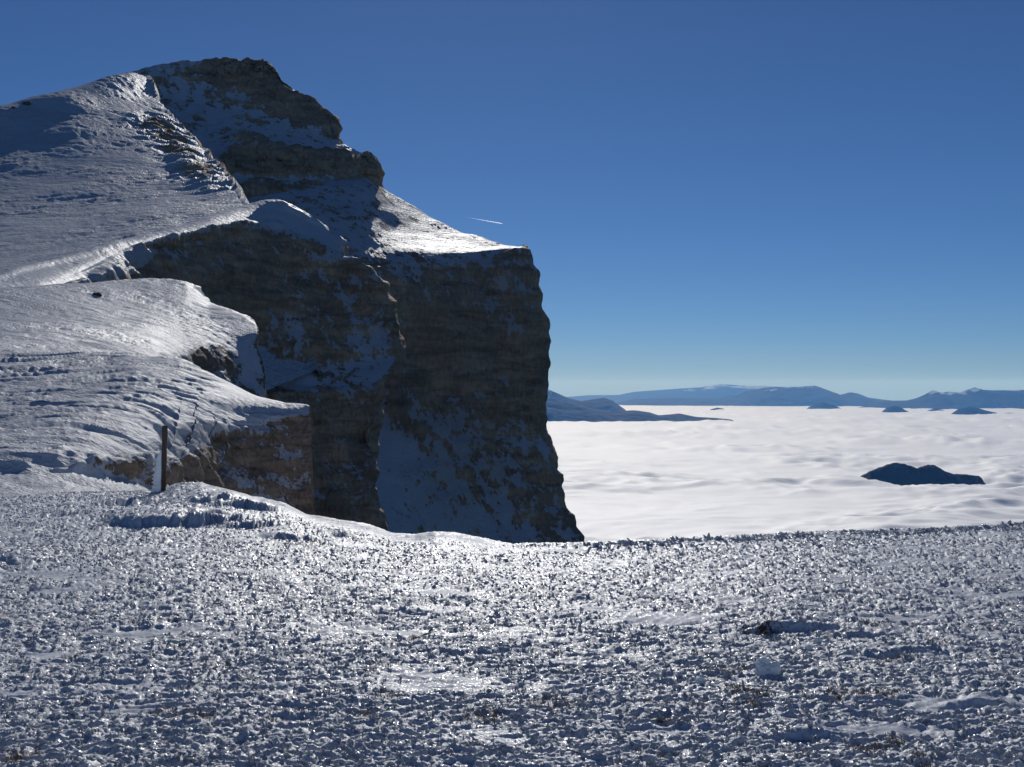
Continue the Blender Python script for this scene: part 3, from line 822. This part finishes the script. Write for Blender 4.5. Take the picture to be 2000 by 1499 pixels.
def grass_material():
    t = NT('dry_grass'); p = t.bsdf(Base_Color=t.mix(t.noise(9, 2, .5, t.coord()), (.16, .085, .03), (.34, .22, .09)), Roughness=.7); t.surf(p.outputs[0]); return t.m
GRASS = grass_material()
gidx = np.argwhere((grass > .30) & (dn < dc[None, :] + .1) & (dn > 4.2))
gidx = gidx[rng.permutation(len(gidx))[:2600]]
V = []; Fc = []
for i, j in gidx:
    b = gg[i, j]
    for k in range(3):
        a = rng.uniform(0, 6.28); h = rng.uniform(.015, .05); w = .0016; ln = rng.uniform(.01, .05)
        o = b + np.array([rng.normal(0, .012), rng.normal(0, .012), -.01]); dx, dy = math.cos(a) * ln - .01, math.sin(a) * ln
        q = len(V); px_, py_ = -math.sin(a) * w, math.cos(a) * w
        V += [(o[0] - px_, o[1] - py_, o[2]), (o[0] + px_, o[1] + py_, o[2]), (o[0] + dx * .4 + px_, o[1] + dy * .4 + py_, o[2] + h * .7), (o[0] + dx * .4 - px_, o[1] + dy * .4 - py_, o[2] + h * .7), (o[0] + dx, o[1] + dy, o[2] + h)]
        Fc += [(q, q + 1, q + 2, q + 3), (q + 3, q + 2, q + 4)]
dg_ = mesh_poly('dry_grass', V, Fc, GRASS); dg_['kind'] = 'stuff'; dg_['label'] = 'brown dry grass showing between the ice'

p0 = ground_point(806, 1254); p1 = ground_point(853, 1238)
twig = tag(mesh_poly('twig', *(lambda n, m: ([tuple(p0 + (p1 - p0) * i / (n - 1) + np.array([0, (.006 + .004 * math.sin(i)) * math.cos(6.283 * j / m), .018 + .010 * math.sin(i * 1.3) * .4 + (.006 + .005 * math.sin(i * .9 + 1)) * math.sin(6.283 * j / m)])) for i in range(n) for j in range(m)],
    [(i * m + j, i * m + (j + 1) % m, (i + 1) * m + (j + 1) % m, (i + 1) * m + j) for i in range(n - 1) for j in range(m)] + [tuple(range(m))[::-1], tuple(range((n - 1) * m, n * m))]))(14, 8), GRASS),
    'thin brown stalk lying on the icy crust, iced in places', 'stalk')
twig.name = 'stalk'

# ------------------------------------------------------------------ sea of cloud on the curved earth
R_E = 6.371e6
H_C = 690.0
nvC, nuC = 420, 420
a = np.linspace(1270, 784.2, nvC)          # sight-line rows: dense where the deck is seen at a glance
dip = (a - 750) / F
disc = np.maximum(dip**2 - 2 * H_C / R_E, 0)
dC = R_E * (dip - np.sqrt(disc))
dC = np.concatenate([dC, np.linspace(dC[-1] * 1.03, 135000, 12)])
ang = np.linspace(-.62, .62, nuC)
DD, AA = np.meshgrid(dC, ang, indexing='ij')
X = DD * AA; Y = DD
def cloud_h(X, Y):
    wx = X + 260 * pn2(X / 900, Y / 900, 71); wy = Y + 260 * pn2(X / 900, Y / 900, 72)
    big = fbm2(X / 5200, Y / 3600, 3, 73)
    bil = 1 - 1.9 * np.abs(fbm2(wx / 1300, wy / 900, 4, 74, .5))
    pat = sstep(-.25, .35, fbm2(X / 3000, Y / 2400, 2, 75))
    sm = fbm2(wx / 240, wy / 190, 3, 76)
    return 70 * big + 75 * bil * (.25 + .75 * pat) + 26 * sm * (.3 + .7 * pat)
isl = np.exp(-((X - 2860) / 560)**2 - ((Y - 8350) / 800)**2)
ZC = -H_C - 45 * isl - (X**2 + Y**2) / (2 * R_E) + cloud_h(X, Y) * (1 - .75 * sstep(20000, 60000, Y))
mesh_grid('sea_of_clouds', np.stack([X, Y, ZC], -1), cloud_material(), None, 'stuff', 'sea of cloud filling the valleys to the horizon')

# ------------------------------------------------------------------ hills and ranges rising out of the cloud
def dist_at(py):
    dip = (py - 750) / F; disc = max(dip * dip - 2 * H_C / R_E, 0); return R_E * (dip - math.sqrt(disc))
HM_FOREST = hill_material('forested_hill', (.004, .006, .007), (.010, .012, .012), 60)
HM_RANGE = hill_material('far_range', (.016, .02, .022), (.04, .045, .048), 500)
def hill(name, label, sky_line, d, depth, mat, seed, snow=0., rough=.12, group=None, nu=120, nvh=60):
    s = np.array(sky_line, float)
    px = np.linspace(s[0, 0], s[-1, 0], nu); py = np.interp(px, s[:, 0], s[:, 1])
    top = (750 - py) / F * d                                  # height of the crest above eye level
    floor = -H_C - d * d / (2 * R_E) - 160
    h = top - floor
    v = np.linspace(-1, 1, nvh)[:, None]
    Xw = ((px - 1000) / F * d)[None, :] + 0 * v; Yw = d + v * depth + 0 * Xw
    wpx = (px[1] - px[0]) / F * d
    L = depth * .55
    prof = (1 - np.abs(v)**1.25)
    nz_ = fbm2(Xw / L, Yw / L, 5, seed)
    z = floor + h[None, :] * prof * (1 + rough * 2.2 * nz_ * np.abs(v)**.6 * (1 - np.abs(v)**3)) + (h[None, :] * (.02 if d < 12000 else .012)) * fbm2(Xw / (L * .12), Yw / (L * .12), 3, seed + 3)
    Zc = (750 - py) / F * d
    hh = (z - (floor + 160)) / max(1., (h.max() - 160))
    sn = snow * sstep(.55, .95, hh + .5 * nz_) if snow > 0 else 0 * z
    ob = mesh_grid(name, np.stack([Xw, Yw, z], -1)[::-1], mat, {'snow': sn}, 'structure', label)
    return ob
hill('hill', 'dark twin-topped hill island standing alone in the cloud',
     [(1668, 990), (1685, 931), (1700, 922), (1719, 914), (1743, 905), (1767, 908), (1791, 916), (1800, 912), (1811, 908), (1825, 909), (1845, 921), (1864, 927), (1890, 928), (1912, 931), (1935, 990)], 8600, 420, HM_FOREST, 201, 0, .25, nu=200)
dI = dist_at(800)
hill('hill', 'small domed island under the flat-topped range', [(1555, 815), (1571, 801), (1590, 791), (1607, 787), (1625, 790), (1643, 799), (1660, 815)], dist_at(801), 900, HM_FOREST, 202, 0, .1)
hill('hill', 'small dark domed island alone left of the right range', [(1712, 822), (1723, 806), (1733, 797), (1745, 793), (1757, 795), (1768, 802), (1777, 806), (1788, 822)], dist_at(807), 800, HM_FOREST, 203, 0, .1)
hill('hill', 'tiny low island between two larger ones at right', [(1796, 815), (1806, 805), (1820, 800), (1830, 799), (1845, 803), (1856, 815)], dist_at(806), 600, HM_FOREST, 204, 0, .1)
hill('hill', 'long low island under the right range', [(1850, 822), (1862, 807), (1875, 798), (1893, 795), (1910, 798), (1927, 803), (1951, 808), (1975, 807), (1995, 811), (2015, 825)], dist_at(811), 800, HM_FOREST, 205, 0, .1)
hill('hill', 'thin sliver of an island in front of the flat-topped range', [(1376, 810), (1389, 800), (1401, 797), (1413, 799), (1425, 810)], dist_at(801), 500, HM_FOREST, 206, 0, .1)
hill('mountain_range', 'nearest long dark spur tapering into the cloud', [(930, 770), (1000, 775), (1060, 782), (1108, 787), (1137, 794), (1190, 805), (1238, 802), (1268, 806), (1287, 812), (1310, 810), (1326, 808), (1360, 815), (1400, 817), (1428, 820), (1460, 840)], 23500, 1500, HM_RANGE, 207, .25, .15, nu=260)
hill('mountain_range', 'pointed blue peak beside the cliff edge', [(960, 790), (1020, 776), (1050, 766), (1066, 759), (1083, 766), (1108, 777), (1135, 784), (1180, 777), (1197, 783), (1219, 799), (1235, 815)], 31000, 1800, HM_RANGE, 208, .75, .12, nu=200)
hill('mountain_range', 'pale farthest plateau range on the horizon', [(1060, 782), (1112, 776), (1146, 773), (1209, 772), (1238, 766), (1321, 760), (1369, 757), (1400, 752), (1418, 751), (1452, 754), (1495, 754), (1560, 760), (1640, 780)], 74000, 5000, HM_RANGE, 209, .7, .08, nu=260)
hill('mountain_range', 'flat-topped blue range in the middle of the horizon', [(1180, 792), (1240, 780), (1320, 778), (1400, 778), (1440, 772), (1457, 764), (1480, 761), (1495, 757), (1560, 756), (1592, 754), (1612, 761), (1641, 772), (1660, 767), (1675, 769), (1694, 777), (1723, 781), (1760, 785), (1800, 795)], 50000, 3500, HM_RANGE, 210, .5, .1, nu=300)
hill('mountain_range', 'jagged blue range at the right end of the horizon', [(1690, 795), (1728, 784), (1772, 783), (1790, 779), (1806, 773), (1815, 768), (1825, 763), (1835, 768), (1854, 766), (1875, 767), (1890, 762), (1903, 757), (1920, 762), (1951, 763), (2000, 762), (2060, 766), (2140, 775), (2250, 795)], 42000, 2600, HM_RANGE, 211, .6, .12, nu=300)

# ------------------------------------------------------------------ contrail
def contrail():
    t = NT('ice_vapour')
    v = t.n('ShaderNodeVolumePrincipled'); v.inputs['Color'].default_value = (1, 1, 1, 1); v.inputs['Absorption Color'].default_value = (1, 1, 1, 1)
    v.inputs['Density'].default_value = .035; v.inputs['Anisotropy'].default_value = .6
    t.l(v.outputs[0], t.out.inputs['Volume'])
    D = 30000.; n = 40; V = []; Fc = []
    p0 = at(915, 426, D); p1 = at(983, 438, D)
    for i in range(n):
        k = i / (n - 1); c = p0 + (p1 - p0) * k
        r = (3 + 9 * min(1, k * 1.4)) * (1 if k < .93 else max(.15, (1 - k) / .07))
        r *= 1 + .2 * math.sin(i * 2.1)
        for j in range(8):
            a_ = j * math.pi / 4; V.append((c[0], c[1] + r * math.cos(a_), c[2] + r * math.sin(a_)))
    for i in range(n - 1):
        for j in range(8):
            Fc.append((i * 8 + j, i * 8 + (j + 1) % 8, (i + 1) * 8 + (j + 1) % 8, (i + 1) * 8 + j))
    Fc.append(tuple(range(8))[::-1]); Fc.append(tuple(range((n - 1) * 8, n * 8)))
    return tag(mesh_poly('contrail', V, Fc, t.m), 'short white contrail in the blue sky above the cliff', 'contrail')
contrail()

# ------------------------------------------------------------------ haze
def haze():
    t = NT('haze_air')
    v = t.n('ShaderNodeVolumePrincipled'); v.inputs['Color'].default_value = (.13, .42, 1.0, 1); v.inputs['Density'].default_value = 1.5e-5; v.inputs['Absorption Color'].default_value = (1, 1, 1, 1); v.inputs['Anisotropy'].default_value = .2
    t.l(v.outputs[0], t.out.inputs['Volume'])
    x0, x1, y0, y1, z0, z1 = -90000, 90000, -400, 140000, -3200, 320
    V = [(x0, y0, z0), (x1, y0, z0), (x1, y1, z0), (x0, y1, z0), (x0, y0, z1), (x1, y0, z1), (x1, y1, z1), (x0, y1, z1)]
    Fc = [(3, 2, 1, 0), (4, 5, 6, 7), (0, 1, 5, 4), (1, 2, 6, 5), (2, 3, 7, 6), (3, 0, 4, 7)]
    h = mesh_poly('haze', V, Fc, t.m, None, False); h['kind'] = 'stuff'; h['label'] = 'thin blue haze in the air'
haze()
